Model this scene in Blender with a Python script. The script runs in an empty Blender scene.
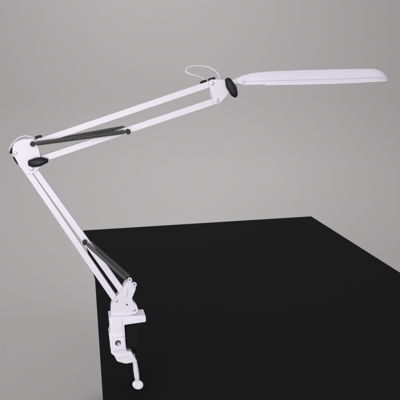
import bpy, bmesh, math
from mathutils import Vector, Matrix
C = bpy.context.scene.collection
R = math.radians

# ---------------------------------------------------------------- camera
F = 586.0                      # focal length in photo pixels (photo is 400 wide)
PITCH = math.atan(140/586)     # horizon of the table's vanishing points lies at y = 60
EYE = 1.45
TABLE_Z = 0.745
Y0 = 1.14                      # the lamp's upright plane stands this far in front
cp, sp = math.cos(PITCH), math.sin(PITCH)

def ray(px, py):
    rx, ry = px-200, py-200
    return Vector((rx, F*cp-ry*sp, -(ry*cp+F*sp)))
YAW = R(13)                    # the lamp's upright plane and the table are turned the same way
FWD = Vector((-math.sin(YAW), math.cos(YAW), 0)); TAN = Vector((math.cos(YAW), math.sin(YAW), 0))
ANCHOR = Vector((-0.14, Y0, 0))
def P(px, py, dy=0.0):         # point on the upright plane that lies dy behind the lamp's own
    d = ray(px, py); k = (ANCHOR.dot(FWD)+dy)/(d.x*FWD.x+d.y*FWD.y)
    return Vector((d.x*k, d.y*k, EYE+d.z*k))
def G(px, py, z):              # point on a level plane
    d = ray(px, py); k = (z-EYE)/d.z
    return Vector((d.x*k, d.y*k, z))

cam = bpy.data.cameras.new('camera'); camo = bpy.data.objects.new('camera', cam); C.objects.link(camo)
camo.location = (0, 0, EYE); camo.rotation_euler = (R(90)-PITCH, 0, 0)
cam.sensor_width = 36; cam.lens = F/400*36; cam.clip_end = 100; cam.clip_start = 0.01
bpy.context.scene.camera = camo

# ---------------------------------------------------------------- materials
def mat(name, col, rough=0.5, metal=0.0, spec=0.5, noise=0.0, scale=40, bump=0.0, bscale=300, coat=0.0):
    m = bpy.data.materials.new(name); m.use_nodes = True
    nt = m.node_tree; b = nt.nodes['Principled BSDF']
    b.inputs['Base Color'].default_value = (*col, 1)
    b.inputs['Roughness'].default_value = rough
    b.inputs['Metallic'].default_value = metal
    b.inputs['Specular IOR Level'].default_value = spec
    b.inputs['Coat Weight'].default_value = coat
    tc = nt.nodes.new('ShaderNodeTexCoord')
    if noise:
        n = nt.nodes.new('ShaderNodeTexNoise'); n.inputs['Scale'].default_value = scale
        n.inputs['Detail'].default_value = 4
        nt.links.new(tc.outputs['Object'], n.inputs['Vector'])
        mx = nt.nodes.new('ShaderNodeMix'); mx.data_type = 'RGBA'
        mx.inputs['A'].default_value = (*[c*(1-noise) for c in col], 1)
        mx.inputs['B'].default_value = (*[min(1, c*(1+noise)) for c in col], 1)
        nt.links.new(n.outputs['Fac'], mx.inputs['Factor'])
        nt.links.new(mx.outputs['Result'], b.inputs['Base Color'])
    if bump:
        n = nt.nodes.new('ShaderNodeTexNoise'); n.inputs['Scale'].default_value = bscale
        nt.links.new(tc.outputs['Object'], n.inputs['Vector'])
        bp = nt.nodes.new('ShaderNodeBump'); bp.inputs['Strength'].default_value = bump
        bp.inputs['Distance'].default_value = 0.0005
        nt.links.new(n.outputs['Fac'], bp.inputs['Height'])
        nt.links.new(bp.outputs['Normal'], b.inputs['Normal'])
    return m
WHITE = mat('white_enamel', (0.712, 0.685, 0.765), 0.38, noise=0.02, scale=25, bump=0.06, bscale=500)
CAST  = mat('white_cast_metal', (0.765, 0.74, 0.83), 0.42, noise=0.08, scale=45, bump=0.25, bscale=260)
PLAST = mat('white_plastic', (0.655, 0.63, 0.715), 0.42, noise=0.01)
BLACK = mat('black_plastic', (0.007, 0.0075, 0.010), 0.45, spec=0.3, noise=0.2, scale=90)
SPRING = mat('dark_spring_steel', (0.15, 0.15, 0.145), 0.36, metal=0.85, spec=0.5)
STEEL = mat('bright_steel', (0.16, 0.16, 0.175), 0.3, metal=0.9)
CHROME = mat('screw_steel', (0.60, 0.58, 0.66), 0.35, metal=0.5)
HOLE = mat('dark_recess', (0.05, 0.045, 0.055), 0.7)
TABLE = mat('matt_black_laminate', (0.0142, 0.0141, 0.0142), 0.95, spec=0.0, noise=0.01, scale=6)
PAPER = mat('grey_paper', (0.442, 0.425, 0.429), 0.95, spec=0.1, noise=0.015, scale=1.2)
DIFF = mat('white_diffuser', (0.85, 0.85, 0.87), 0.5)
b = DIFF.node_tree.nodes['Principled BSDF']
b.inputs['Emission Color'].default_value = (1, 0.99, 0.97, 1); b.inputs['Emission Strength'].default_value = 0.06

# ---------------------------------------------------------------- helpers
def thing(name, loc, label, cat):
    o = bpy.data.objects.new(name, None); C.objects.link(o); o.location = loc
    o.empty_display_size = 0.05; o['label'] = label; o['category'] = cat
    return o
ORIGIN = {}
def link(name, bm, m, parent=None, smooth=True, label=None, angle=35):
    org = Vector((0, 0, 0))
    if parent is not None:
        p = parent
        while p.parent: p = p.parent
        org = Vector(p.location)
    bmesh.ops.recalc_face_normals(bm, faces=bm.faces)
    for v in bm.verts: v.co -= org
    me = bpy.data.meshes.new(name); bm.to_mesh(me); bm.free()
    me.materials.append(m)
    if smooth:
        for f in me.polygons: f.use_smooth = True
        me.set_sharp_from_angle(angle=R(angle))
    o = bpy.data.objects.new(name, me); C.objects.link(o)
    if parent is not None: o.parent = parent
    if label: o['label'] = label
    return o
def rounded(pts, r, n=5):      # round the corners of a 2-D polygon
    out = []; N = len(pts)
    rs = r if isinstance(r, (list, tuple)) else [r]*N
    for i in range(N):
        a, c, d = Vector(pts[i-1]), Vector(pts[i]), Vector(pts[(i+1) % N])
        u, w = a-c, d-c
        rr = min(rs[i], u.length*0.48, w.length*0.48)
        if rr < 1e-6: out.append(c); continue
        p, q = c+u.normalized()*rr, c+w.normalized()*rr
        for k in range(n+1):
            t = k/n; out.append((1-t)**2*p+2*t*(1-t)*c+t*t*q)
    return out
def add_prism(bm, pts, y0, y1, bevel=0.0007, seg=2, at=None):  # outline in an upright plane, extruded straight back
    at = y0 if at is None else at
    fr = [bm.verts.new(P(p[0], p[1], at)+FWD*(y0-at)) for p in pts]
    bk = [bm.verts.new(P(p[0], p[1], at)+FWD*(y1-at)) for p in pts]
    N = len(pts); fs = []
    f1 = bm.faces.new(fr); f2 = bm.faces.new(bk[::-1])
    for i in range(N):
        bm.faces.new((fr[i], bk[i], bk[(i+1) % N], fr[(i+1) % N]))
    if bevel:
        es = list(set(f1.edges) | set(f2.edges))
        bmesh.ops.bevel(bm, geom=es, offset=bevel, segments=seg, affect='EDGES', clamp_overlap=True)
def prism(name, pts, y0, y1, m, parent, r=0, bevel=0.0007, label=None):
    bm = bmesh.new(); add_prism(bm, rounded(pts, r), y0, y1, bevel)
    return link(name, bm, m, parent, label=label)
def bar_pts(a, b, w):
    a, b = Vector(a), Vector(b); d = (b-a).normalized(); n = Vector((-d.y, d.x))*w/2
    return [tuple(a+n), tuple(b+n), tuple(b-n), tuple(a-n)]
def basis(d):
    d = d.normalized(); up = Vector((0, 1, 0)) if abs(d.y) < 0.9 else Vector((0, 0, 1))
    u = d.cross(up).normalized(); return u, d.cross(u).normalized()
def add_lathe(bm, c, axis, prof, n=32):   # prof: (distance along axis, radius)
    axis = axis.normalized(); u, v = basis(axis); rings = []
    for t, r in prof:
        q = c+axis*t
        if r < 1e-7: rings.append([bm.verts.new(q)])
        else: rings.append([bm.verts.new(q+(u*math.cos(2*math.pi*k/n)+v*math.sin(2*math.pi*k/n))*r) for k in range(n)])
    for a, b_ in zip(rings, rings[1:]):
        for k in range(n):
            if len(a) == 1 and len(b_) == 1: continue
            if len(a) == 1: bm.faces.new((a[0], b_[k], b_[(k+1) % n]))
            elif len(b_) == 1: bm.faces.new((a[k], b_[0], a[(k+1) % n]))
            else: bm.faces.new((a[k], b_[k], b_[(k+1) % n], a[(k+1) % n]))
def add_tube(bm, pts, r, n=10, closed=False):
    pts = [Vector(p) for p in pts]; N = len(pts)
    d0 = (pts[1]-pts[0]).normalized(); u, _ = basis(d0); rings = []
    for i in range(N):
        d = (pts[min(i+1, N-1)]-pts[max(i-1, 0)]).normalized()
        u = (u-d*u.dot(d)).normalized(); v = d.cross(u)
        rr = r(i/(N-1)) if callable(r) else r
        rings.append([bm.verts.new(pts[i]+(u*math.cos(2*math.pi*k/n)+v*math.sin(2*math.pi*k/n))*rr) for k in range(n)])
    for a, b_ in zip(rings, rings[1:]):
        for k in range(n): bm.faces.new((a[k], b_[k], b_[(k+1) % n], a[(k+1) % n]))
    bm.faces.new(rings[0]); bm.faces.new(rings[-1][::-1])
def spline(ps, n=12):
    ps = [Vector(p) for p in ps]; q = [2*ps[0]-ps[1]]+ps+[2*ps[-1]-ps[-2]]; out = []
    for i in range(1, len(q)-2):
        for k in range(n):
            t = k/n
            out.append(0.5*((2*q[i])+(q[i+1]-q[i-1])*t+(2*q[i-1]-5*q[i]+4*q[i+1]-q[i+2])*t*t+(3*q[i]-q[i-1]-3*q[i+1]+q[i+2])*t**3))
    out.append(ps[-1]); return out
PX = 0.00197                   # metres per photo pixel at the lamp

def screw(px, py, y, r, parent, m=None, name='screw'):
    bm = bmesh.new(); c = P(px, py, y); rr = r*PX
    add_lathe(bm, c, -FWD, [(-0.001, 0), (-0.001, rr*0.7), (0.0, rr*0.72), (0.0, rr), (0.0007, rr*0.98), (0.0014, rr*0.7),
                            (0.0015, rr*0.42), (0.0009, rr*0.34), (0.0009, 0)], 28)
    return link(name, bm, m or CHROME, parent)

# ---------------------------------------------------------------- the setting: a grey paper sweep
bm = bmesh.new()
prof = []
YW, RAD = 4.2, 1.2
prof.append((-3.0, 0.0)); prof.append((YW-RAD, 0.0))
for k in range(1, 33):
    a = math.pi/2*k/32
    prof.append((YW-RAD+RAD*math.sin(a), RAD-RAD*math.cos(a)))
prof.append((YW, 5.0))
L, Rr = [], []
for y, z in prof:
    L.append(bm.verts.new((-5, y, z))); Rr.append(bm.verts.new((5, y, z)))
for i in range(len(prof)-1): bm.faces.new((L[i], Rr[i], Rr[i+1], L[i+1]))
bd = link('backdrop', bm, PAPER); bd['kind'] = 'structure'

# ---------------------------------------------------------------- black table
A = G(83.2, 230.3, TABLE_Z); B = G(311.3, 216.2, TABLE_Z)
Cf = G(400, 272.3, TABLE_Z); Df = G(103.2, 400, TABLE_Z); K = G(94.7, 272.0, TABLE_Z)   # slight step in the left edge
ex = (B-A).normalized()
A2, B2 = A, B
Dd = K+(Df-K)*1.75; Cc = B+(Cf-B).normalized()*(Dd-A).length
tb = thing('table', (A+B+Cc+Dd)/4-Vector((0, 0, TABLE_Z)), 'matt black table with a plain flat top, the white lamp clamped over it', 'table')
def add_slab(bm, quad, z0, z1, bev=0.0015):
    lo = [bm.verts.new((p.x, p.y, z0)) for p in quad]; hi = [bm.verts.new((p.x, p.y, z1)) for p in quad]
    n = len(quad); bm.faces.new(lo[::-1]); bm.faces.new(hi)
    for i in range(n): bm.faces.new((lo[i], lo[(i+1) % n], hi[(i+1) % n], hi[i]))
    bmesh.ops.recalc_face_normals(bm, faces=bm.faces)
    if bev: bmesh.ops.bevel(bm, geom=list(bm.edges), offset=bev, segments=2, affect='EDGES')
bm = bmesh.new(); add_slab(bm, [A, B, Cc, Dd, K], TABLE_Z-0.03, TABLE_Z); link('tabletop', bm, TABLE, tb)
cen = (A+B+Cc+Dd)/4
for q in (A, B, Cc, Dd):
    c = q+(cen-q)*0.34; s = 0.025
    bm = bmesh.new(); add_slab(bm, [c+Vector((-s, -s, 0)), c+Vector((s, -s, 0)), c+Vector((s, s, 0)), c+Vector((-s, s, 0))], 0.0, TABLE_Z-0.0305)
    link('leg', bm, TABLE, tb)
# small black upstand on the table, gripped by the clamp
zt = P(124, 326).z; zb = P(126, 346).z
o_ = P(125.9, 330, -0.0135)
def rect(t0, t1, f0, f1): return [o_+TAN*t0+FWD*f0, o_+TAN*t1+FWD*f0, o_+TAN*t1+FWD*f1, o_+TAN*t0+FWD*f1]
bm = bmesh.new(); add_prism(bm, [(125.0, 325.2), (138.6, 323.2), (138.6, 347.8), (126.9, 348.2)], -0.0085, 0.055, 0.0006)
add_slab(bm, rect(0.012, 0.024, 0.040, 0.06), TABLE_Z+0.0003, zb-0.004, 0.001)
link('upstand', bm, TABLE, tb)

# ---------------------------------------------------------------- the lamp
base = P(118, 318, 0)
lamp = thing('clamp_lamp', base, 'white swing-arm clamp lamp with two sprung arms and a long slim head', 'lamp')

# arm bars (square tubes)
def bar(a, b_, w, yc=0.0, d=0.0085):
    return prism('arm_bar', bar_pts(a, b_, w), yc-d/2, yc+d/2, WHITE, lamp, r=0.5, bevel=0.0012)
bar((37, 142.5), (211.5, 83.4), 6.0)
bar((38, 160.2), (217, 100.4), 6.0)
bar((21.5, 163), (115.5, 300.0), 6.0)
bar((30.5, 164.5), (123.5, 293.5), 6.0)

# elbow bracket: front and rear cheek plates
elbow = [(12.0, 152), (13.8, 143.4), (21.5, 139.8), (34, 138.6), (38.2, 147), (40.6, 157.5), (40.7, 165.0), (38.2, 169.6), (32.5, 173.6), (25.6, 173.8), (19.0, 165.2)]
bm = bmesh.new()
add_prism(bm, rounded(elbow, [3, 2.5, 3, 4, 3, 3, 2, 3, 3, 1.5, 2]), -0.0078, -0.0052, 0.0006)
add_prism(bm, rounded(elbow, [3, 2.5, 3, 4, 3, 3, 2, 3, 3, 1.5, 2]), 0.0046, 0.0068, 0.0006, at=-0.0078)
eb = link('elbow_bracket', bm, WHITE, lamp)
screw(15.4, 153.0, -0.0078, 1.7, eb); screw(31.6, 168.8, -0.0078, 2.0, eb)
# black cushioned stop behind the bracket
bm = bmesh.new()
add_tube(bm, spline([P(35, 138.2, 0.0), P(38.5, 136.6, 0.0), P(42, 136.4, 0.0)]), 0.0024)
link('cable_clip', bm, BLACK, lamp)
bm = bmesh.new()
add_tube(bm, spline([P(10.8, 153.5, 0.0), P(11.2, 151, 0.0), P(12.6, 148.6, 0.0)]), 0.0026)
link('cable_clip', bm, BLACK, lamp)
bm = bmesh.new()
add_tube(bm, spline([P(13.6, 157.0, 0.0), P(15.4, 160.4, 0.0), P(18.2, 164.2, 0.0)]), 0.0017)
link('cable_clip', bm, BLACK, lamp)

def wing_knob(pts, c, parent=lamp):
    """two-lobed clamping knob: domed black wing on a short boss"""
    bm = bmesh.new(); cc = Vector(c); pts = [Vector(p) for p in rounded(pts, 1.3, 4)]
    prev = None; N = len(pts)
    for s, y in ((0.86, -0.0088), (0.97, -0.0094), (1.0, -0.0112), (0.98, -0.0150), (0.86, -0.0178), (0.60, -0.0194), (0.30, -0.0200)):
        ring = [bm.verts.new(P(*(cc+(p-cc)*s), -0.015)+FWD*(y+0.015)) for p in pts]
        if prev:
            for i in range(N): bm.faces.new((prev[i], prev[(i+1) % N], ring[(i+1) % N], ring[i]))
        else: bm.faces.new(ring)
        prev = ring
    bm.faces.new(prev)
    k = link('wing_knob', bm, BLACK, parent, angle=50)
    return k
k1 = wing_knob([(27.6, 161), (35, 158.0), (41, 157.3), (48.6, 159.2), (48.2, 162.5), (40.5, 166.4), (34, 167.6), (28, 166)], (38.3, 162.6))
bm = bmesh.new(); add_lathe(bm, P(38.6, 162.6, -0.0195), -FWD, [(0, 0.0026), (0.0014, 0.0024), (0.0018, 0.0014), (0.0010, 0.0010), (0.0010, 0)], 24)
link('knob_cap', bm, mat('grey_plastic', (0.05, 0.05, 0.06), 0.35), k1)

# springs
def spring(a, b_, r, turns, wire, m, end=0.010, n=22, res=7):
    a, b_ = Vector(a), Vector(b_); d = (b_-a); Lg = d.length; d.normalize(); u, v = basis(d)
    pts = [a]; N = turns*n
    for i in range(N+1):
        t = i/N; ang = 2*math.pi*turns*t
        e = min(1, t*turns/0.8, (1-t)*turns/0.8); rr = r*max(0.15, e)
        pts.append(a+d*(end+(Lg-2*end)*t)+(u*math.cos(ang)+v*math.sin(ang))*rr)
    pts.append(b_); bm = bmesh.new(); add_tube(bm, pts, wire, res)
    return link('spring', bm, m, lamp, angle=60)
spring(P(33.5, 143.9, -0.013), P(127, 131.6, -0.013), 0.0034, 56, 0.00120, SPRING, end=0.0035)
spring(P(37, 143.2, 0.012), P(126.5, 127.2, 0.012), 0.0034, 56, 0.00120, SPRING, end=0.0035)
# pivots of the long springs
bm = bmesh.new(); add_lathe(bm, P(32.8, 143.8, -0.0085), -FWD, [(-0.018, 0), (-0.018, 0.0022), (0.0, 0.0022), (0.0, 0.0047), (0.007, 0.0047), (0.0085, 0.0039), (0.009, 0.0)], 32)
link('pivot_knob', bm, BLACK, lamp)
bm = bmesh.new(); add_lathe(bm, P(127.7, 131.4, -0.0055), -FWD, [(-0.016, 0), (-0.016, 0.0018), (0.0, 0.0020), (0.0, 0.0048), (0.010, 0.0048), (0.0115, 0.0040), (0.012, 0.0)], 32)
link('pivot_knob', bm, BLACK, lamp)
for x, y in ((126.4, 128.0), (37.5, 143.0), (87.8, 240.9), (130.4, 278.4)):
    bm = bmesh.new(); add_lathe(bm, P(x, y, 0.0134), -FWD, [(0, 0), (0, 0.0017), (0.0006, 0.0020), (0.0170, 0.0020), (0.0170, 0)], 18)
    link('spring_pin', bm, BLACK, lamp)
# short springs at the foot
spring(P(85.5, 242.6, -0.012), P(127.2, 280.4, -0.012), 0.0034, 64, 0.00062, STEEL, end=0.005, n=18, res=6)
spring(P(87.6, 240.4, 0.010), P(130.6, 278.2, 0.010), 0.0034, 64, 0.00062, STEEL, end=0.005, n=18, res=6)
bm = bmesh.new(); add_lathe(bm, P(84.8, 241.6, -0.0055), -FWD, [(-0.016, 0), (-0.016, 0.0018), (0.0, 0.0020), (0.0, 0.0046), (0.010, 0.0046), (0.0115, 0.0038), (0.012, 0.0)], 32)
link('pivot_knob', bm, BLACK, lamp)

# foot bracket: two cheeks, web, barrel
foot = [(111.2, 318.4), (111.0, 306), (113.0, 300.5), (117.5, 295.5), (121.6, 289.8), (125.6, 282.6), (129.6, 281.0), (136.0, 285.8), (135.4, 290), (131.2, 300), (137.0, 306), (138.4, 310.5), (136.2, 313.6), (118.5, 317.4)]
bm = bmesh.new()
add_prism(bm, rounded(foot, [0.5, 2, 2, 2, 1.5, 1.5, 2, 1.5, 1.5, 2.5, 2, 2, 1.5, 1]), -0.0082, -0.0056, 0.0006)
add_prism(bm, rounded(foot, [0.5, 2, 2, 2, 1.5, 1.5, 2, 1.5, 1.5, 2.5, 2, 2, 1.5, 1]), 0.0046, 0.0068, 0.0006, at=-0.0082)
add_prism(bm, rounded([(112, 318), (112, 312), (130, 309.5), (130, 314.8)], 0.3), -0.0054, 0.0044, 0.0005)
fb = link('foot_bracket', bm, WHITE, lamp)
screw(116.3, 300.6, -0.0082, 1.9, fb); screw(134.2, 309.8, -0.0082, 1.9, fb); screw(127.0, 304.6, -0.0082, 0.9, fb, HOLE)
# two round eyes that hold the short springs
for (x, y) in ((129.6, 279.6), (134.3, 284.2)):
    bm = bmesh.new(); add_lathe(bm, P(x, y, -0.0086), -FWD, [(-0.004, 0), (-0.004, 0.0036), (0.0, 0.0048), (0.004, 0.0048), (0.0052, 0.0038), (0.0052, 0.0024), (0.004, 0.0020), (0.004, 0)], 28)
    ey = link('spring_eye', bm, WHITE, lamp)
    bm = bmesh.new(); add_lathe(bm, P(x, y, -0.0126), -FWD, [(0, 0.0018), (0.0012, 0.0017), (0.0016, 0)], 20); link('pin', bm, HOLE, ey)
# bent barrel on the bracket (round swell under the arms)
bm = bmesh.new()
add_tube(bm, [P(124.8, 286.5, -0.0068), P(126.0, 290, -0.0068), P(126.2, 294, -0.0068), P(125.0, 299.5, -0.0068)], lambda t: 0.0012+0.0032*math.sin(math.pi*t), 20)
link('bracket_rib', bm, WHITE, fb)

# ------------------------------------------------ the table clamp
cl_bm = bmesh.new()
# spine with its stepped outer face, shaped as one C casting
cpro = [(109.2, 317.2), (124.0, 316.4), (145.6, 315.6), (145.9, 321.8), (124.2, 324.8), (126.2, 351.2), (131.0, 351.6), (136.8, 361.6), (126.0, 363.6),
        (117.2, 361.4), (114.2, 355.4), (111.2, 353.6), (110.6, 344.0), (109.9, 333.4), (110.6, 333.0)]
add_prism(cl_bm, rounded(cpro, [0.8, 0, 0.9, 0.9, 0.8, 0.6, 0.5, 0.8, 1.0, 1.6, 1.0, 1.0, 0.5, 0.3, 0.3]), -0.014, 0.018, 0.0010, 3)
clamp = link('clamp', cl_bm, CAST, lamp)
# raised front strap and socket block
prism('socket_strap', [(112.2, 318.5), (121.6, 318.0), (123.2, 337.0), (113.0, 337.6)], -0.0162, -0.0138, CAST, clamp, r=1.5, bevel=0.0009)
bm = bmesh.new()
add_prism(bm, rounded([(111.8, 337.6), (124.2, 336.8), (125.0, 348.6), (112.6, 349.8)], 1.0), -0.0195, -0.0137, 0.0010, 3)
blk = link('socket_block', bm, CAST, clamp)
# round hole in the block: a ring and its recess
bm = bmesh.new(); c = P(118.0, 343.0, -0.0195); rr = 2.9*PX
add_lathe(bm, c, -FWD, [(0.0001, 0), (0.0001, rr*0.8), (0.0004, rr*0.98), (0.0003, rr*1.05), (0, rr*1.08)], 36)
link('socket_hole', bm, HOLE, blk)
bm = bmesh.new(); add_lathe(bm, c+Vector((0.0012, 0, -0.0016)), -FWD, [(0.0002, 0), (0.0008, rr*0.3), (0.0009, rr*0.52), (0.0002, rr*0.62)], 28)
link('set_screw', bm, CHROME, blk)
# horizontal ribs low on the spine
for (a, b_, h) in (((113.6, 352.2), (125.2, 351.0), 1.0), ((116.6, 358.4), (124.6, 357.4), 1.0)):
    prism('rib', bar_pts(a, b_, h*1.3), -0.0172, -0.0138, CAST, clamp, r=0.4, bevel=0.0004)
# thin edge flange left of the spine
prism('side_lug', [(109.0, 333.0), (112.0, 332.6), (113.0, 345), (110.4, 345.6)], -0.010, 0.012, CAST, clamp, r=0.5, bevel=0.0006)
# pressure pad under the board
bm = bmesh.new(); pc = P(132.0, 353.6, 0.003); top = Vector((pc.x, pc.y, zb-0.0005))
ax = (top-pc).normalized()
add_lathe(bm, pc, ax, [(-0.004, 0.0), (-0.004, 0.004), (0.001, 0.004), (0.001, 0.0042), ((top-pc).length-0.0018, 0.0045), ((top-pc).length-0.0016, 0.009), ((top-pc).length, 0.009), ((top-pc).length, 0)], 28)
link('pressure_pad', bm, BLACK, clamp)
# tightening screw and its flat thumb disc
s0, s1 = P(134.6, 360.0, 0.000), P(137.4, 381.0, -0.004)
bm = bmesh.new(); d = (s1-s0).normalized(); Ls = (s1-s0).length
prof = [(0, 0), (0, 0.0046)]
prof += [(0.002, 0.0046), (0.006, 0.0048), (Ls*0.5, 0.0056), (Ls*0.78, 0.0055), (Ls*0.95, 0.0047), (Ls, 0.0040), (Ls, 0)]
add_lathe(bm, s0, d, prof, 28)
ts = link('tightening_screw', bm, CAST, clamp)
bm = bmesh.new(); hc = P(137.8, 384.6, -0.006)
hd = Vector((0.28, -0.93, 0.30)).normalized()
rx, ry, th = 6.1*PX, 5.0*PX, 0.0040
u = Vector((0.87, 0.26, -0.40)); u = (u-hd*u.dot(hd)).normalized(); v = hd.cross(u)
prev = None; n = 40
for t, s in ((-1, 0.0), (-1, 0.82), (-0.8, 0.93), (-0.3, 1.0), (0.3, 1.0), (0.8, 0.93), (1, 0.80), (0.92, 0.5), (0.9, 0.0)):
    if s == 0: ring = [bm.verts.new(hc+hd*t*th)]
    else: ring = [bm.verts.new(hc+hd*t*th+(u*math.cos(2*math.pi*k/n)*rx+v*math.sin(2*math.pi*k/n)*ry)*s) for k in range(n)]
    if prev:
        for k in range(n):
            if len(prev) == 1: bm.faces.new((prev[0], ring[k], ring[(k+1) % n]))
            elif len(ring) == 1: bm.faces.new((prev[k], ring[0], prev[(k+1) % n]))
            else: bm.faces.new((prev[k], ring[k], ring[(k+1) % n], prev[(k+1) % n]))
    prev = ring
link('thumb_disc', bm, CAST, clamp)

# ------------------------------------------------ bracket, knob and neck at the head end
hb = [(208.6, 83.2), (210.2, 79.6), (218, 79.4), (227.5, 80.6), (231.6, 87.0), (226.8, 95.6), (220.0, 102.6), (216.0, 104.6), (213.2, 102.6), (211.6, 96)]
bm = bmesh.new()
add_prism(bm, rounded(hb, [2, 2, 2, 2, 3, 2, 2, 2, 2, 2]), -0.0078, -0.0052, 0.0006)
add_prism(bm, rounded(hb, [2, 2, 2, 2, 3, 2, 2, 2, 2, 2]), 0.0046, 0.0068, 0.0006, at=-0.0078)
add_prism(bm, rounded([(221, 81.5), (229, 82), (230.4, 87), (224, 95), (221, 95)], 0.8), -0.0050, 0.0044, 0.0005)
hbk = link('head_bracket', bm, WHITE, lamp)
screw(212.3, 83.3, -0.0078, 2.1, hbk); screw(217.2, 100.6, -0.0078, 2.1, hbk)
wing_knob([(225.4, 79.4), (227.8, 77.4), (230.4, 78.0), (236.8, 86.8), (238.2, 94.8), (236.0, 98.2), (231.6, 95.8), (226.4, 87.0)], (231.6, 87.4))
# clips holding the cable on the arm
bm = bmesh.new(); add_tube(bm, spline([P(200.4, 83.2, -0.001), P(203.4, 81.6, -0.001), P(206.6, 80.8, -0.001)]), 0.0026, 14); link('cable_clip', bm, BLACK, lamp)
bm = bmesh.new(); add_tube(bm, spline([P(208.4, 80.2, 0.001), P(212, 78.9, 0.001), P(215, 78.2, 0.001)]), 0.0026, 14); link('cable_clip', bm, BLACK, lamp)
# neck
bm = bmesh.new()
a, b_ = P(230.0, 83.6, 0.001), P(240.5, 80.8, 0.001); d = (b_-a).normalized()
add_lathe(bm, a, d, [(0, 0), (0, 0.0056), (0.007, 0.0058), (0.009, 0.0066), (0.0128, 0.0066), (0.0135, 0.0056), (0.020, 0.0052), (0.020, 0)], 30)
link('neck', bm, WHITE, lamp)
# hinge block between neck and head
prism('head_hinge', [(236.2, 78.6), (245.5, 74.8), (249, 78), (249, 84.4), (241.2, 84.8), (236.6, 83.0)], -0.008, 0.008, WHITE, lamp, r=[1, 1.5, 1, 1, 2.4, 1.5], bevel=0.001)
# silver plate under the head's root
prism('root_plate', [(242.0, 84.0), (266, 83.0), (266, 84.2), (243.0, 85.4)], -0.012, 0.014, CHROME, lamp, r=0.3, bevel=0.0002)

# ------------------------------------------------ long slim head, lofted along its length
st = [ # x, top, bottom, half width (metres)
 (241.5, 79.2, 84.2, 0.0090), (242.5, 77.2, 84.6, 0.0115), (245, 74.8, 84.6, 0.0145), (249, 73.4, 84.5, 0.0180), (255, 72.3, 84.3, 0.0215), (262, 71.6, 84.1, 0.0245),
 (272, 71.0, 83.8, 0.0275), (286, 70.4, 83.6, 0.0295), (305, 69.8, 83.2, 0.0305), (328, 69.2, 82.6, 0.0310), (350, 68.8, 81.8, 0.0310), (362, 68.6, 81.1, 0.0302),
 (369, 68.8, 80.8, 0.0290), (373.4, 69.6, 80.6, 0.0272), (377.2, 71.0, 80.4, 0.0246), (380.4, 72.7, 80.3, 0.0215), (383.2, 74.8, 80.2, 0.0175), (385.2, 76.9, 80.1, 0.0130), (386.6, 79.0, 80.0, 0.0075)]
bm = bmesh.new(); rings = []
sec = [(1.00, 0.02), (1.00, 0.06), (1.00, 0.24), (0.975, 0.265), (0.895, 0.28), (0.895, 0.30), (0.94, 0.33), (0.925, 0.44), (0.90, 0.58), (0.85, 0.74), (0.77, 0.88), (0.735, 0.925), (0.72, 0.985), (0.40, 0.995), (0.18, 1.0)]
sec = sec+[(-a_, b2) for a_, b2 in sec[::-1]]
for x, t, bo, w in st:
    ring = []
    for u_, h_ in sec:
        p = P(x, bo+(t-bo)*h_); ring.append(bm.verts.new(p+FWD*(0.002-w*u_)))
    rings.append(ring)
M = len(sec)
for a, b_ in zip(rings, rings[1:]):
    for k in range(M): bm.faces.new((a[k], a[(k+1) % M], b_[(k+1) % M], b_[k]))
bm.faces.new(rings[0]); bm.faces.new(rings[-1][::-1])
head = link('lamp_head', bm, PLAST, lamp, angle=60)
# diffuser let into the underside, standing slightly proud
bm = bmesh.new(); top, bot = [], []
for x, t, bo, w in st[5:-2]:
    for sgn, lst in ((-1, top), (1, bot)):
        p = P(x, bo+0.15)+FWD*(0.002+sgn*w*0.93); lst.append(tuple(p))
outl = top+bot[::-1]
va = [bm.verts.new((x, y, z+0.0010)) for x, y, z in outl]; vb = [bm.verts.new((x, y, z-0.0008)) for x, y, z in outl]
n = len(outl)
bm.faces.new(va); bm.faces.new(vb[::-1])
for i in range(n): bm.faces.new((va[i], vb[i], vb[(i+1) % n], va[(i+1) % n]))
link('diffuser', bm, DIFF, head)
screw(243.4, 81.2, -0.0082, 1.1, lamp)

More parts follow.
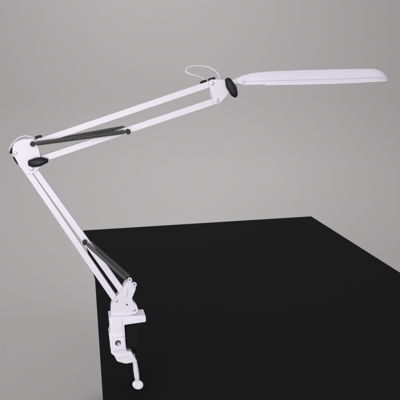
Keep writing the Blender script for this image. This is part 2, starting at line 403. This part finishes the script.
# ------------------------------------------------ power cable: loops at the head and the elbow
bm = bmesh.new()
add_tube(bm, spline([P(205.4, 81.0, 0.0), P(203.0, 78.6, -0.001), P(197.5, 76.2, -0.004), P(190.5, 74.2, -0.007), P(186.4, 72.0, -0.006), P(186.2, 69.2, -0.002), P(190.0, 66.8, 0.004),
  P(197, 65.9, 0.009), P(205.5, 66.6, 0.012), P(213, 69.4, 0.012), P(217.8, 73.8, 0.010), P(219.4, 79.4, 0.008), P(219.2, 84, 0.004)], 14), 0.0016, 14)
link('cable', bm, PLAST, lamp)
bm = bmesh.new()
add_tube(bm, spline([P(38.5, 139.6, 0.004), P(33.5, 138.0, 0.008), P(29.0, 136.4, 0.011), P(24.0, 136.2, 0.011), P(17.6, 138.8, 0.009), P(12.4, 144, 0.007), P(9.9, 149, 0.004), P(11.0, 152.6, 0.002), P(14.0, 155.5, 0.000)], 14), 0.0016, 14)
link('cable', bm, PLAST, lamp)

# ---------------------------------------------------------------- light
def area(name, loc, aim, size, power, col=(1, 1, 1), sy=None):
    l = bpy.data.lights.new(name, 'AREA'); l.energy = power; l.color = col; l.size = size
    l.shape = 'RECTANGLE'; l.size_y = sy or size
    o = bpy.data.objects.new(name, l); C.objects.link(o); o.location = loc
    o.rotation_euler = (Vector(aim)-Vector(loc)).to_track_quat('-Z', 'Y').to_euler(); return o
area('softbox', (-0.9, -1.8, 2.1), (0, 1.1, 1.0), 2.0, 38)
area('softbox', (0.3, -1.4, 1.05), (0, 1.1, 0.95), 1.2, 23)
sp_ = bpy.data.lights.new('backdrop_spot', 'SPOT'); sp_.energy = 165; sp_.spot_size = R(105); sp_.spot_blend = 1.0; sp_.shadow_soft_size = 0.3
so = bpy.data.objects.new('backdrop_spot', sp_); C.objects.link(so); so.location = (-0.55, 2.8, 3.9)
so.rotation_euler = (Vector((-0.05, 3.7, 0.0))-so.location).to_track_quat('-Z', 'Y').to_euler()

s2 = bpy.data.lights.new('backdrop_spot', 'SPOT'); s2.energy = 21; s2.spot_size = R(135); s2.spot_blend = 1.0; s2.shadow_soft_size = 0.2
so2 = bpy.data.objects.new('backdrop_spot', s2); C.objects.link(so2); so2.location = (0.15, 2.5, 0.5)
so2.rotation_euler = (Vector((0, 4.2, 0.85))-so2.location).to_track_quat('-Z', 'Y').to_euler()

w = bpy.data.worlds.new('World'); bpy.context.scene.world = w; w.use_nodes = True
bg = w.node_tree.nodes['Background']; bg.inputs['Color'].default_value = (1, 1, 1, 1); bg.inputs['Strength'].default_value = 0.56

sc = bpy.context.scene
sc.render.engine = 'CYCLES'
sc.view_settings.view_transform = 'Standard'; sc.view_settings.look = 'None'; sc.view_settings.exposure = 0; sc.view_settings.gamma = 1
sc.render.resolution_x = 1024; sc.render.resolution_y = 1024
